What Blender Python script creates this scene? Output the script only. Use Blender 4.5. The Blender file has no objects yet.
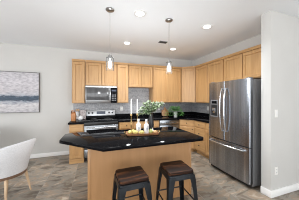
import bpy, bmesh, math, random
from mathutils import Vector, Matrix
R = math.radians
S = bpy.context.scene
COL = S.collection

# ------------------------------------------------------------------ camera
PHI = R(19.2)
CAM_H = 1.44
cam_d = bpy.data.cameras.new('camera')
cam = bpy.data.objects.new('camera', cam_d); COL.objects.link(cam)
cam.location = (0, 0, CAM_H)
cam.rotation_euler = (R(90), 0, -PHI)
cam_d.sensor_width = 36.0
cam_d.lens = 154.0 / 299.0 * 36.0
cam_d.shift_y = -1.0 / 299.0
cam_d.clip_start = 0.02
S.camera = cam

# ------------------------------------------------------------------ world, lights, exposure
W = bpy.data.worlds.new('world'); S.world = W; W.use_nodes = True
bg = W.node_tree.nodes['Background']
# soft daylight: sky above the horizon, a brighter lower half added to lift the ceiling
SKY, GROUND_FILL = 4.2, 4.8
wn, wl = W.node_tree.nodes, W.node_tree.links
w_tc = wn.new('ShaderNodeTexCoord'); w_sp = wn.new('ShaderNodeSeparateXYZ'); wl.new(w_tc.outputs['Generated'], w_sp.inputs[0])
w_mr = wn.new('ShaderNodeMapRange'); w_mr.inputs[1].default_value = -0.03; w_mr.inputs[2].default_value = 0.03; wl.new(w_sp.outputs[2], w_mr.inputs[0])
w_mx = wn.new('ShaderNodeMix'); w_mx.data_type = 'RGBA'; wl.new(w_mr.outputs[0], w_mx.inputs[0])
w_mx.inputs[6].default_value = (0.97 * GROUND_FILL, 0.98 * GROUND_FILL, 1.0 * GROUND_FILL, 1); w_mx.inputs[7].default_value = (0.93 * SKY, 0.965 * SKY, 1.0 * SKY, 1)
wl.new(w_mx.outputs[2], bg.inputs[0])
bg.inputs[1].default_value = 1.0
S.view_settings.view_transform = 'Standard'
S.view_settings.look = 'None'
S.view_settings.gamma = 1.0
S.view_settings.use_curve_mapping = False
S.view_settings.exposure = 0.13
S.cycles.diffuse_bounces = 6
S.cycles.filter_width = 1.0
S.cycles.caustics_reflective = False
S.cycles.caustics_refractive = False

CEIL = 2.74
YB = 4.48          # back wall
XR = 3.115         # right wall
XL = -4.3          # left wall
YN = -4.2          # wall behind the camera
XF = 5.6           # far right wall of the adjoining room
WALL_T = 0.12
STUB_X, STUB_Y0, STUB_Y1 = 2.41, 1.54, 1.68

def area(name, loc, rot, sx, sy, power, col=(1, 1, 1)):
    d = bpy.data.lights.new(name, 'AREA'); d.shape = 'RECTANGLE'; d.size = sx; d.size_y = sy
    d.energy = power; d.color = col
    o = bpy.data.objects.new(name, d); o.location = loc; o.rotation_euler = rot; COL.objects.link(o)
    return o
# daylight coming in through the windows behind the camera and on the left
RX0, RX1, LY0, LY1, WZ0, WZ1 = -3.6, 4.8, -3.4, 2.7, 0.12, 2.5     # window openings
area('window_daylight_rear', ((RX0 + RX1) / 2, YN - 0.06, (WZ0 + WZ1) / 2), (R(90), 0, 0), RX1 - RX0, WZ1 - WZ0, 100).data.cycles.is_portal = True
area('window_daylight_left', (XL - 0.06, (LY0 + LY1) / 2, (WZ0 + WZ1) / 2), (R(90), 0, R(-90)), LY1 - LY0, WZ1 - WZ0, 100).data.cycles.is_portal = True
# ------------------------------------------------------------------ materials
def mat(name, col, rough=0.5, metal=0.0, **kw):
    m = bpy.data.materials.new(name); m.use_nodes = True
    b = m.node_tree.nodes['Principled BSDF']
    b.inputs['Base Color'].default_value = (*col, 1)
    b.inputs['Roughness'].default_value = rough
    b.inputs['Metallic'].default_value = metal
    for k, v in kw.items():
        b.inputs[k.replace('_', ' ')].default_value = v
    return m
def nodes(m): return m.node_tree.nodes, m.node_tree.links, m.node_tree.nodes['Principled BSDF']
def ramp(n, stops):
    r = n.new('ShaderNodeValToRGB'); e = r.color_ramp.elements
    while len(e) < len(stops): e.new(0.5)
    for i, (p, c) in enumerate(stops):
        e[i].position = p; e[i].color = (*c, 1)
    return r
def noise_mat(name, stops, scale=(5, 5, 5), nscale=1.0, detail=4, rough=0.5, metal=0.0, bump=0.0, dist=0.0, **kw):
    m = mat(name, stops[0][1], rough, metal, **kw)
    n, l, b = nodes(m)
    tc = n.new('ShaderNodeTexCoord'); mp = n.new('ShaderNodeMapping'); mp.inputs['Scale'].default_value = scale
    l.new(tc.outputs['Object'], mp.inputs['Vector'])
    oi = n.new('ShaderNodeObjectInfo'); ad = n.new('ShaderNodeVectorMath'); ad.operation = 'ADD'
    mu = n.new('ShaderNodeMath'); mu.operation = 'MULTIPLY'; mu.inputs[1].default_value = 37.0
    l.new(oi.outputs['Random'], mu.inputs[0]); l.new(mp.outputs[0], ad.inputs[0]); l.new(mu.outputs[0], ad.inputs[1])
    no = n.new('ShaderNodeTexNoise'); no.inputs['Scale'].default_value = nscale; no.inputs['Detail'].default_value = detail
    no.inputs['Distortion'].default_value = dist
    l.new(ad.outputs[0], no.inputs['Vector'])
    r = ramp(n, stops); l.new(no.outputs['Fac'], r.inputs[0]); l.new(r.outputs[0], b.inputs['Base Color'])
    if bump:
        bp = n.new('ShaderNodeBump'); bp.inputs['Strength'].default_value = bump; bp.inputs['Distance'].default_value = 0.01
        l.new(no.outputs['Fac'], bp.inputs['Height']); l.new(bp.outputs[0], b.inputs['Normal'])
    return m

M = {}
M['wall'] = noise_mat('wall_paint', [(0.3, (0.565, 0.56, 0.54)), (0.7, (0.585, 0.58, 0.56))], (3, 3, 3), rough=0.85)
M['ceiling'] = noise_mat('ceiling_paint', [(0.3, (0.89, 0.915, 0.945)), (0.7, (0.905, 0.93, 0.96))], (2, 2, 2), rough=0.95)
M['trim'] = noise_mat('white_trim_paint', [(0.3, (0.80, 0.80, 0.79)), (0.7, (0.83, 0.83, 0.82))], (4, 4, 4), rough=0.4)
MAPLE = [(0.25, (0.41, 0.228, 0.094)), (0.5, (0.485, 0.282, 0.120)), (0.75, (0.54, 0.328, 0.146))]
M['maple'] = noise_mat('maple_wood', MAPLE, (22, 22, 1.6), dist=0.6, rough=0.38)
M['maple_h'] = noise_mat('maple_wood_level_grain', MAPLE, (1.6, 22, 22), dist=0.6, rough=0.38)
M['island_wood'] = noise_mat('island_maple_shaded', [(0.25, (0.39, 0.205, 0.086)), (0.75, (0.45, 0.245, 0.108))], (14, 14, 0.9), dist=0.8, rough=0.42)  # maple darkened in its colour for the weaker light on the island
M['black_granite'] = noise_mat('black_granite', [(0.45, (0.004, 0.004, 0.005)), (0.64, (0.007, 0.007, 0.008)), (0.74, (0.045, 0.046, 0.05))], (140, 140, 140), detail=2, rough=0.035, Specular_IOR_Level=0.035)
M['steel'] = noise_mat('brushed_steel', [(0.3, (0.25, 0.26, 0.275)), (0.7, (0.31, 0.32, 0.335))], (2, 2, 60), rough=0.27, metal=1.0)
M['steel_bright'] = mat('bright_steel', (0.60, 0.61, 0.62), 0.22, 1.0)
M['steel_panel'] = mat('satin_steel', (0.36, 0.365, 0.37), 0.32, 1.0)
M['chrome'] = mat('chrome', (0.78, 0.78, 0.80), 0.12, 1.0)
M['nickel'] = mat('brushed_nickel', (0.42, 0.41, 0.40), 0.3, 1.0)
M['fridge_side'] = noise_mat('fridge_side_grey', [(0.3, (0.15, 0.15, 0.155)), (0.7, (0.17, 0.17, 0.175))], (60, 60, 60), rough=0.45)
M['black_glass'] = mat('black_glass', (0.006, 0.006, 0.007), 0.05, 0.0, Specular_IOR_Level=0.03)
M['window_glass'] = noise_mat('grey_reflection_glass', [(0.3, (0.05, 0.05, 0.052)), (0.7, (0.10, 0.10, 0.102))], (5, 5, 1), rough=0.08)  # grey tones of a reflection painted into the glass colour
M['black_plastic'] = mat('black_plastic', (0.015, 0.015, 0.016), 0.35)
M['dark_gap'] = mat('dark_recess', (0.02, 0.018, 0.016), 0.7)
M['display'] = mat('blue_display_glass', (0.02, 0.03, 0.06), 0.1)
M['knob_dark'] = mat('dark_bronze', (0.035, 0.028, 0.024), 0.35, 0.6)
M['plate'] = mat('white_plate_plastic', (0.83, 0.82, 0.79), 0.35)
M['stool_metal'] = noise_mat('gunmetal_steel', [(0.3, (0.010, 0.012, 0.015)), (0.7, (0.020, 0.024, 0.029))], (9, 9, 9), rough=0.36, metal=0.55)
M['stool_wood'] = noise_mat('dark_walnut_seat', [(0.36, (0.008, 0.004, 0.003)), (0.52, (0.024, 0.009, 0.005)), (0.70, (0.15, 0.055, 0.020))], (3.0, 22, 22), dist=1.2, rough=0.45, Specular_IOR_Level=0.25)
M['fabric'] = noise_mat('pale_grey_fabric', [(0.3, (0.60, 0.605, 0.62)), (0.7, (0.68, 0.685, 0.70))], (70, 70, 70), rough=0.95, bump=0.15)
M['chair_wood'] = noise_mat('ash_wood_legs', [(0.3, (0.46, 0.31, 0.19)), (0.7, (0.58, 0.42, 0.27))], (25, 25, 2), rough=0.5)
M['chair_band'] = noise_mat('walnut_band', [(0.3, (0.14, 0.08, 0.05)), (0.7, (0.21, 0.125, 0.08))], (6, 6, 30), rough=0.45)
M['ceramic'] = mat('white_ceramic', (0.68, 0.68, 0.675), 0.25)
M['ink'] = mat('slate_blue_print', (0.25, 0.29, 0.38), 0.5)
M['wax'] = mat('white_wax', (0.66, 0.65, 0.62), 0.5)
M['brass'] = mat('aged_brass', (0.50, 0.35, 0.15), 0.3, 1.0)
M['vase_black'] = mat('matte_black_ceramic', (0.012, 0.012, 0.013), 0.4)
M['tray_wood'] = noise_mat('brown_tray_wood', [(0.3, (0.20, 0.085, 0.035)), (0.7, (0.34, 0.16, 0.07))], (2, 24, 24), rough=0.4)
M['block_wood'] = noise_mat('orange_block_wood', [(0.3, (0.38, 0.15, 0.05)), (0.7, (0.50, 0.22, 0.085))], (26, 26, 3), rough=0.4)
M['board_wood'] = noise_mat('board_wood', [(0.3, (0.36, 0.17, 0.075)), (0.7, (0.48, 0.25, 0.12))], (24, 24, 2), rough=0.45)
M['board_wood_pale'] = noise_mat('pale_board_wood', [(0.3, (0.46, 0.26, 0.13)), (0.7, (0.58, 0.36, 0.19))], (24, 24, 2), rough=0.45)
M['marble_board'] = noise_mat('veined_marble', [(0.35, (0.20, 0.16, 0.155)), (0.5, (0.50, 0.43, 0.42)), (0.65, (0.70, 0.64, 0.62))], (30, 30, 30), dist=1.5, rough=0.25)
M['lemon'] = noise_mat('lemon_peel', [(0.3, (0.48, 0.39, 0.11)), (0.7, (0.60, 0.51, 0.18))], (60, 60, 60), rough=0.4, bump=0.1)
M['pear'] = noise_mat('green_pear_skin', [(0.3, (0.30, 0.36, 0.11)), (0.7, (0.44, 0.47, 0.18))], (30, 30, 30), rough=0.4)
M['garlic'] = noise_mat('garlic_skin', [(0.3, (0.70, 0.66, 0.60)), (0.7, (0.82, 0.78, 0.73))], (40, 40, 8), rough=0.5)
M['fruit_tan'] = noise_mat('tan_fruit_skin', [(0.3, (0.48, 0.30, 0.14)), (0.7, (0.60, 0.42, 0.22))], (40, 40, 40), rough=0.45)
M['stem'] = mat('brown_stem', (0.16, 0.11, 0.06), 0.6)
M['leaf_pale'] = noise_mat('pale_green_leaf', [(0.3, (0.12, 0.21, 0.08)), (0.7, (0.42, 0.50, 0.33))], (28, 28, 28), rough=0.5)
M['leaf_fern'] = noise_mat('fern_leaf', [(0.3, (0.045, 0.17, 0.03)), (0.7, (0.13, 0.34, 0.08))], (24, 24, 24), rough=0.45)
M['petal'] = mat('white_petal', (0.85, 0.86, 0.82), 0.6)
M['soil'] = noise_mat('potting_soil', [(0.3, (0.03, 0.02, 0.014)), (0.7, (0.06, 0.042, 0.03))], (50, 50, 50), rough=0.95)
M['vent'] = mat('vent_grey', (0.30, 0.30, 0.30), 0.5)
M['vent_dark'] = mat('vent_slot_dark', (0.05, 0.05, 0.05), 0.6)

def emit_mat(name, col, strength):
    m = bpy.data.materials.new(name); m.use_nodes = True
    n, l = m.node_tree.nodes, m.node_tree.links
    n.remove(n['Principled BSDF']); e = n.new('ShaderNodeEmission')
    e.inputs[0].default_value = (*col, 1); e.inputs[1].default_value = strength
    l.new(e.outputs[0], n['Material Output'].inputs[0]); return m
M['bulb'] = emit_mat('glowing_bulb', (1, 0.985, 0.97), 11.0)
M['lens'] = emit_mat('glowing_lens', (1, 0.98, 0.95), 8.0)
def thin_glass():
    m = bpy.data.materials.new('clear_thin_glass'); m.use_nodes = True
    n, l = m.node_tree.nodes, m.node_tree.links; n.remove(n['Principled BSDF'])
    tr = n.new('ShaderNodeBsdfTransparent'); tr.inputs[0].default_value = (0.95, 0.96, 0.96, 1)
    gl = n.new('ShaderNodeBsdfGlossy'); gl.inputs['Roughness'].default_value = 0.03
    lw = n.new('ShaderNodeFresnel'); lw.inputs[0].default_value = 1.12
    mx = n.new('ShaderNodeMixShader'); l.new(lw.outputs[0], mx.inputs[0]); l.new(tr.outputs[0], mx.inputs[1]); l.new(gl.outputs[0], mx.inputs[2])
    tl = n.new('ShaderNodeBsdfTranslucent'); tl.inputs[0].default_value = (0.9, 0.92, 0.93, 1)
    m2 = n.new('ShaderNodeMixShader'); m2.inputs[0].default_value = 0.02
    l.new(mx.outputs[0], m2.inputs[1]); l.new(tl.outputs[0], m2.inputs[2])
    l.new(m2.outputs[0], n['Material Output'].inputs[0]); return m
M['glass'] = thin_glass()

# brushed stainless for the refrigerator doors; upright grain colour also paints reflected light streaks
def fridge_steel():
    m = noise_mat('fridge_brushed_steel', [(0.34, (0.29, 0.31, 0.345)), (0.55, (0.40, 0.425, 0.465)), (0.68, (0.60, 0.62, 0.65))], (17, 1, 0.35), detail=5, rough=0.27, metal=1.0, bump=0.10)
    n, l, b = nodes(m)
    t = n.new('ShaderNodeTangent'); t.direction_type = 'RADIAL'; t.axis = 'Z'
    l.new(t.outputs[0], b.inputs['Tangent'])
    b.inputs['Anisotropic'].default_value = 0.75
    b.inputs['Anisotropic Rotation'].default_value = 0.25
    return m
M['fridge_steel'] = fridge_steel()

def tile_floor():
    m = mat('slate_floor_tile', (0.2, 0.17, 0.14), 0.42)
    n, l, b = nodes(m)
    tc = n.new('ShaderNodeTexCoord'); mp = n.new('ShaderNodeMapping')
    mp.inputs['Location'].default_value = (0.05, 0.37, 0); mp.inputs['Rotation'].default_value = (0, 0, R(90))
    l.new(tc.outputs['Object'], mp.inputs[0])
    br = n.new('ShaderNodeTexBrick'); br.offset = 0.5
    br.inputs['Scale'].default_value = 1.0; br.inputs['Brick Width'].default_value = 0.46; br.inputs['Row Height'].default_value = 0.46
    br.inputs['Mortar Size'].default_value = 0.004; br.inputs['Mortar Smooth'].default_value = 0.2; br.inputs['Bias'].default_value = 0.0
    br.inputs['Color1'].default_value = (0, 0, 0, 1); br.inputs['Color2'].default_value = (1, 1, 1, 1); br.inputs['Mortar'].default_value = (0.5, 0.5, 0.5, 1)
    l.new(mp.outputs[0], br.inputs['Vector'])
    # each tile shifts the stone pattern
    sc = n.new('ShaderNodeVectorMath'); sc.operation = 'SCALE'; sc.inputs['Scale'].default_value = 9.0
    l.new(br.outputs['Color'], sc.inputs[0])
    ad = n.new('ShaderNodeVectorMath'); ad.operation = 'ADD'; l.new(tc.outputs['Object'], ad.inputs[0]); l.new(sc.outputs[0], ad.inputs[1])
    mp2 = n.new('ShaderNodeMapping'); mp2.inputs['Scale'].default_value = (3.4, 7.0, 3); mp2.inputs['Rotation'].default_value = (0, 0, R(-6))
    l.new(ad.outputs[0], mp2.inputs[0])
    n1 = n.new('ShaderNodeTexNoise'); n1.inputs['Scale'].default_value = 1.0; n1.inputs['Detail'].default_value = 7; n1.inputs['Distortion'].default_value = 0.7
    n1.inputs['Roughness'].default_value = 0.62
    l.new(mp2.outputs[0], n1.inputs['Vector'])
    r = ramp(n, [(0.30, (0.070, 0.055, 0.042)), (0.42, (0.18, 0.142, 0.107)), (0.50, (0.26, 0.242, 0.208)), (0.58, (0.30, 0.220, 0.155)), (0.70, (0.48, 0.43, 0.36))])
    l.new(n1.outputs['Fac'], r.inputs[0])
    hv = n.new('ShaderNodeMix'); hv.data_type = 'RGBA'; hv.blend_type = 'MULTIPLY'; hv.inputs[0].default_value = 0.7
    r2 = ramp(n, [(0.0, (0.64, 0.63, 0.60)), (1.0, (1.24, 1.23, 1.20))]); l.new(br.outputs['Color'], r2.inputs[0])
    l.new(r.outputs[0], hv.inputs[6]); l.new(r2.outputs[0], hv.inputs[7])
    mx = n.new('ShaderNodeMix'); mx.data_type = 'RGBA'; l.new(br.outputs['Fac'], mx.inputs[0])
    l.new(hv.outputs[2], mx.inputs[6]); mx.inputs[7].default_value = (0.27, 0.25, 0.22, 1)
    l.new(mx.outputs[2], b.inputs['Base Color'])
    bp = n.new('ShaderNodeBump'); bp.inputs['Strength'].default_value = 0.25; bp.inputs['Distance'].default_value = 0.01
    l.new(n1.outputs['Fac'], bp.inputs['Height']); l.new(bp.outputs[0], b.inputs['Normal'])
    return m
M['floor'] = tile_floor()

def splash_tile():
    m = mat('grey_backsplash_tile', (0.3, 0.3, 0.31), 0.3)
    n, l, b = nodes(m)
    tc = n.new('ShaderNodeTexCoord'); sp = n.new('ShaderNodeSeparateXYZ'); l.new(tc.outputs['Object'], sp.inputs[0])
    sm = n.new('ShaderNodeMath'); sm.operation = 'ADD'; l.new(sp.outputs[0], sm.inputs[0]); l.new(sp.outputs[1], sm.inputs[1])
    cb = n.new('ShaderNodeCombineXYZ'); l.new(sm.outputs[0], cb.inputs[0]); l.new(sp.outputs[2], cb.inputs[1])
    br = n.new('ShaderNodeTexBrick'); br.inputs['Scale'].default_value = 1.0
    br.inputs['Brick Width'].default_value = 0.15; br.inputs['Row Height'].default_value = 0.075; br.inputs['Mortar Size'].default_value = 0.003
    br.inputs['Color1'].default_value = (0.27, 0.272, 0.285, 1); br.inputs['Color2'].default_value = (0.37, 0.37, 0.38, 1)
    br.inputs['Mortar'].default_value = (0.36, 0.36, 0.37, 1)
    l.new(cb.outputs[0], br.inputs['Vector'])
    no = n.new('ShaderNodeTexNoise'); no.inputs['Scale'].default_value = 26; no.inputs['Detail'].default_value = 5; l.new(tc.outputs['Object'], no.inputs['Vector'])
    r = ramp(n, [(0.3, (0.72, 0.72, 0.72)), (0.7, (1.2, 1.2, 1.2))]); l.new(no.outputs['Fac'], r.inputs[0])
    mx = n.new('ShaderNodeMix'); mx.data_type = 'RGBA'; mx.blend_type = 'MULTIPLY'; mx.inputs[0].default_value = 1.0
    l.new(br.outputs['Color'], mx.inputs[6]); l.new(r.outputs[0], mx.inputs[7]); l.new(mx.outputs[2], b.inputs['Base Color'])
    return m
M['splash'] = splash_tile()

def painting_mat():
    m = mat('seascape_paint', (0.6, 0.6, 0.62), 0.6)
    n, l, b = nodes(m)
    tc = n.new('ShaderNodeTexCoord'); sp = n.new('ShaderNodeSeparateXYZ'); l.new(tc.outputs['Object'], sp.inputs[0])
    mp = n.new('ShaderNodeMapping'); mp.inputs['Scale'].default_value = (2.6, 1, 6); l.new(tc.outputs['Object'], mp.inputs[0])
    no = n.new('ShaderNodeTexNoise'); no.inputs['Scale'].default_value = 1.4; no.inputs['Detail'].default_value = 7; no.inputs['Roughness'].default_value = 0.65
    l.new(mp.outputs[0], no.inputs['Vector'])
    # height 0..0.96 in the picture's own frame, wobbled
    w = n.new('ShaderNodeMath'); w.operation = 'MULTIPLY_ADD'; l.new(no.outputs['Fac'], w.inputs[0]); w.inputs[1].default_value = 0.26
    l.new(sp.outputs[2], w.inputs[2])
    dv = n.new('ShaderNodeMath'); dv.operation = 'DIVIDE'; l.new(w.outputs[0], dv.inputs[0]); dv.inputs[1].default_value = 1.21
    r = ramp(n, [(0.0, (0.46, 0.45, 0.47)), (0.26, (0.60, 0.59, 0.61)), (0.335, (0.30, 0.34, 0.40)), (0.36, (0.045, 0.07, 0.105)), (0.425, (0.06, 0.095, 0.14)),
                 (0.455, (0.42, 0.44, 0.49)), (0.52, (0.56, 0.54, 0.57)), (0.75, (0.60, 0.585, 0.62)), (0.94, (0.52, 0.51, 0.54)), (1.0, (0.40, 0.39, 0.41))])
    l.new(dv.outputs[0], r.inputs[0])
    n2 = n.new('ShaderNodeTexNoise'); n2.inputs['Scale'].default_value = 5; n2.inputs['Detail'].default_value = 8; l.new(mp.outputs[0], n2.inputs['Vector'])
    r2 = ramp(n, [(0.34, (0.66, 0.65, 0.66)), (0.5, (0.90, 0.89, 0.885)), (0.64, (1.06, 1.05, 1.03))]); l.new(n2.outputs['Fac'], r2.inputs[0])
    mx = n.new('ShaderNodeMix'); mx.data_type = 'RGBA'; mx.blend_type = 'MULTIPLY'; mx.inputs[0].default_value = 1.0
    l.new(r.outputs[0], mx.inputs[6]); l.new(r2.outputs[0], mx.inputs[7]); l.new(mx.outputs[2], b.inputs['Base Color'])
    return m
M['painting'] = painting_mat()

# ------------------------------------------------------------------ mesh helpers
class MB:
    def __init__(s): s.bm = bmesh.new()
    def box(s, x0, x1, y0, y1, z0, z1, bev=0.0, seg=2):
        r = bmesh.ops.create_cube(s.bm, size=1.0)
        vs = r['verts']
        for v in vs:
            v.co = Vector((x0 + (v.co.x + .5) * (x1 - x0), y0 + (v.co.y + .5) * (y1 - y0), z0 + (v.co.z + .5) * (z1 - z0)))
        if bev:
            es = list({e for v in vs for e in v.link_edges})
            bmesh.ops.bevel(s.bm, geom=es, offset=bev, segments=seg, affect='EDGES', profile=0.5)
        return s
    def prism(s, pts, z0, z1, bev=0.0):
        vs = [s.bm.verts.new((x, y, z0)) for x, y in pts]; vt = [s.bm.verts.new((x, y, z1)) for x, y in pts]
        n = len(pts); f = [s.bm.faces.new(vs[::-1]), s.bm.faces.new(vt)]
        for i in range(n): f.append(s.bm.faces.new((vs[i], vs[(i + 1) % n], vt[(i + 1) % n], vt[i])))
        if bev:
            es = list({e for q in f for e in q.edges})
            bmesh.ops.bevel(s.bm, geom=es, offset=bev, segments=2, affect='EDGES', profile=0.5)
        return s
    def lathe(s, prof, c=(0, 0, 0), n=24, axis='Z', cap=True):
        rings = []
        for r, z in prof:
            ring = []
            for i in range(n):
                a = 2 * math.pi * i / n
                p = (r * math.cos(a), r * math.sin(a), z)
                if axis == 'X': p = (p[2], p[0], p[1])
                if axis == 'Y': p = (p[0], p[2], p[1])
                ring.append(s.bm.verts.new(Vector(p) + Vector(c)))
            rings.append(ring)
        for a, b in zip(rings, rings[1:]):
            for i in range(n): s.bm.faces.new((a[i], a[(i + 1) % n], b[(i + 1) % n], b[i]))
        if cap:
            s.bm.faces.new(rings[0][::-1]); s.bm.faces.new(rings[-1])
        return s
    def tube(s, pts, rad, n=10):
        pts = [Vector(p) for p in pts]
        rads = rad if isinstance(rad, (list, tuple)) else [rad] * len(pts)
        rings = []; up = None
        for i, p in enumerate(pts):
            t = (pts[min(i + 1, len(pts) - 1)] - pts[max(i - 1, 0)]).normalized()
            if up is None: up = Vector((0, 0, 1)) if abs(t.z) < 0.9 else Vector((1, 0, 0))
            x = t.cross(up).normalized(); y = x.cross(t).normalized(); up = y
            rings.append([s.bm.verts.new(p + rads[i] * (math.cos(2 * math.pi * k / n) * x + math.sin(2 * math.pi * k / n) * y)) for k in range(n)])
        for a, b in zip(rings, rings[1:]):
            for i in range(n): s.bm.faces.new((a[i], a[(i + 1) % n], b[(i + 1) % n], b[i]))
        s.bm.faces.new(rings[0][::-1]); s.bm.faces.new(rings[-1])
        return s
    def loft(s, secs, closed=True):
        rings = [[s.bm.verts.new(p) for p in sec] for sec in secs]; n = len(rings[0])
        for a, b in zip(rings, rings[1:]):
            for i in range(n): s.bm.faces.new((a[i], a[(i + 1) % n], b[(i + 1) % n], b[i]))
        s.bm.faces.new(rings[0][::-1]); s.bm.faces.new(rings[-1])
        return s
    def ball(s, c, r, sc=(1, 1, 1), n=16, rot=None):
        q = bmesh.ops.create_uvsphere(s.bm, u_segments=n, v_segments=max(6, n // 2), radius=r)
        for v in q['verts']:
            p = Vector((v.co.x * sc[0], v.co.y * sc[1], v.co.z * sc[2]))
            if rot: p = rot @ p
            v.co = p + Vector(c)
        return s
    def leaf(s, base, d, ln, wd, up=Vector((0, 0, 1))):
        d = d.normalized(); side = d.cross(up)
        if side.length < 1e-3: side = Vector((1, 0, 0))
        side.normalize(); nrm = side.cross(d)
        P = [base, base + d * ln * .35 + side * wd / 2 + nrm * wd * .12, base + d * ln * .7 + side * wd * .36 + nrm * wd * .08, base + d * ln - nrm * ln * .08,
             base + d * ln * .7 - side * wd * .36 + nrm * wd * .08, base + d * ln * .35 - side * wd / 2 + nrm * wd * .12]
        mid = [base + d * ln * .35, base + d * ln * .7]
        v = [s.bm.verts.new(p) for p in P]; m = [s.bm.verts.new(p) for p in mid]
        for f in ((v[0], v[1], m[0]), (v[1], v[2], m[1], m[0]), (v[2], v[3], m[1]), (v[3], v[4], m[1]), (v[4], v[5], m[0], m[1]), (v[5], v[0], m[0])): s.bm.faces.new(f)
        return s
    def build(s, name, material, parent=None, loc=None, rz=0.0, sharp=32, recalc=True):
        if recalc: bmesh.ops.recalc_face_normals(s.bm, faces=s.bm.faces)
        me = bpy.data.meshes.new(name); s.bm.to_mesh(me); s.bm.free()
        me.materials.append(material)
        for p in me.polygons: p.use_smooth = True
        me.set_sharp_from_angle(angle=R(sharp))
        o = bpy.data.objects.new(name, me); COL.objects.link(o)
        if parent: o.parent = parent
        if loc: o.location = loc
        if rz: o.rotation_euler = (0, 0, rz)
        return o

def tag(o, label, cat, group=None, kind=None):
    o['label'] = label; o['category'] = cat
    if group: o['group'] = group
    if kind: o['kind'] = kind
    return o
def thing(name, label, cat, loc=(0, 0, 0), rz=0.0, group=None):
    o = bpy.data.objects.new(name, None); o.empty_display_size = 0.1; COL.objects.link(o)
    o.location = loc; o.rotation_euler = (0, 0, rz)
    return tag(o, label, cat, group)
def struct(o, label, cat):
    o['kind'] = 'structure'; return tag(o, label, cat)
def dup(root, loc, rz, label):
    def cp(o, par):
        c = o.copy(); COL.objects.link(c)
        if par: c.parent = par
        for ch in list(o.children): cp(ch, c)
        return c
    r = cp(root, None); r.location = loc; r.rotation_euler = (0, 0, rz); r['label'] = label
    return r

# pixel of the photograph's ceiling -> point on the ceiling (used for the fixtures)
def on_plane(u, v, z):
    d = (CAM_H - z) * 154.0 / (v - 101.0); lat = (u - 149.5) / 154.0 * d
    return (lat * math.cos(PHI) + d * math.sin(PHI), -lat * math.sin(PHI) + d * math.cos(PHI))

# ------------------------------------------------------------------ room shell
T = WALL_T
struct(MB().box(XL - T, XF + T, YN - T, YB + T, -0.1, 0).build('floor', M['floor']), 'brown and grey slate tile floor', 'floor')
struct(MB().box(XL - T, XF + T, YN - T, YB + T, CEIL, CEIL + 0.1).build('ceiling', M['ceiling']), 'flat white ceiling', 'ceiling')
struct(MB().box(XL - T, XF + T, YB, YB + T, 0, CEIL).build('wall_back', M['wall']), 'pale painted back wall behind the range', 'wall')
struct(MB().box(XR, XR + T, STUB_Y1, YB, 0, CEIL).build('wall_right', M['wall']), 'pale painted wall behind the fridge', 'wall')
struct(MB().box(STUB_X, XF, STUB_Y0, STUB_Y1, 0, CEIL, 0.004).build('wall_stub', M['wall']), 'pale painted partition end beside the fridge', 'wall')
struct(MB().box(XF, XF + T, YN, STUB_Y0, 0, CEIL).build('wall_far_right', M['wall']), 'pale painted wall of the adjoining room', 'wall')
# wall behind the camera with a wide window opening
b = MB(); wx0, wx1, wz0, wz1 = RX0, RX1, WZ0, WZ1
b.box(XL - T, wx0, YN - T, YN, 0, CEIL).box(wx1, XF + T, YN - T, YN, 0, CEIL).box(wx0, wx1, YN - T, YN, 0, wz0).box(wx0, wx1, YN - T, YN, wz1, CEIL)
struct(b.build('wall_front', M['wall']), 'pale painted wall with a wide window opening', 'wall')
b = MB()
for x in (wx0 + 0.03, -2.2, -0.8, 0.6, 2.0, 3.4, wx1 - 0.03): b.box(x - 0.03, x + 0.03, YN + 0.002, YN + 0.03, wz0, wz1)
b.box(wx0, wx1, YN + 0.002, YN + 0.03, wz0, wz0 + 0.06).box(wx0, wx1, YN + 0.002, YN + 0.03, wz1 - 0.06, wz1)
struct(b.build('window_1', M['trim']), 'white framed wide window', 'window')
b = MB(); ly0, ly1 = LY0, LY1
b.box(XL - T, XL, YN, ly0, 0, CEIL).box(XL - T, XL, ly1, YB, 0, CEIL).box(XL - T, XL, ly0, ly1, 0, wz0).box(XL - T, XL, ly0, ly1, wz1, CEIL)
struct(b.build('wall_left', M['wall']), 'pale painted dining area wall with window opening', 'wall')
b = MB()
for y in (ly0 + 0.03, -1.9, -0.4, 1.1, ly1 - 0.03): b.box(XL + 0.002, XL + 0.03, y - 0.03, y + 0.03, wz0, wz1)
b.box(XL + 0.002, XL + 0.03, ly0, ly1, wz0, wz0 + 0.06).box(XL + 0.002, XL + 0.03, ly0, ly1, wz1 - 0.06, wz1)
struct(b.build('window_2', M['trim']), 'white framed dining area window', 'window')
# baseboards
def base_prof(x0, x1, y0, y1): return MB().box(x0, x1, y0, y1, 0, 0.095, 0.004)
struct(base_prof(XL, -0.575, YB - 0.015, YB).build('baseboard_back', M['trim']), 'white baseboard along the back wall', 'baseboard')
b = MB().prism([(STUB_X - 0.014, STUB_Y1), (STUB_X - 0.014, STUB_Y0 - 0.014), (XF, STUB_Y0 - 0.014), (XF, STUB_Y0), (STUB_X, STUB_Y0), (STUB_X, STUB_Y1)], 0, 0.10, 0.003)
struct(b.build('baseboard_right', M['trim']), 'white baseboard around the partition end', 'baseboard')
# tile backsplash on the walls
b = MB().box(-0.56, XR, YB - 0.012, YB, 0.914, 1.36).box(0.84, 1.55, YB - 0.012, YB, 1.36, 1.775).box(XR - 0.012, XR, 2.75, YB - 0.012, 0.914, 1.36)
struct(b.build('trim_backsplash', M['splash']), 'grey tile backsplash above the black counters', 'backsplash')

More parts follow.
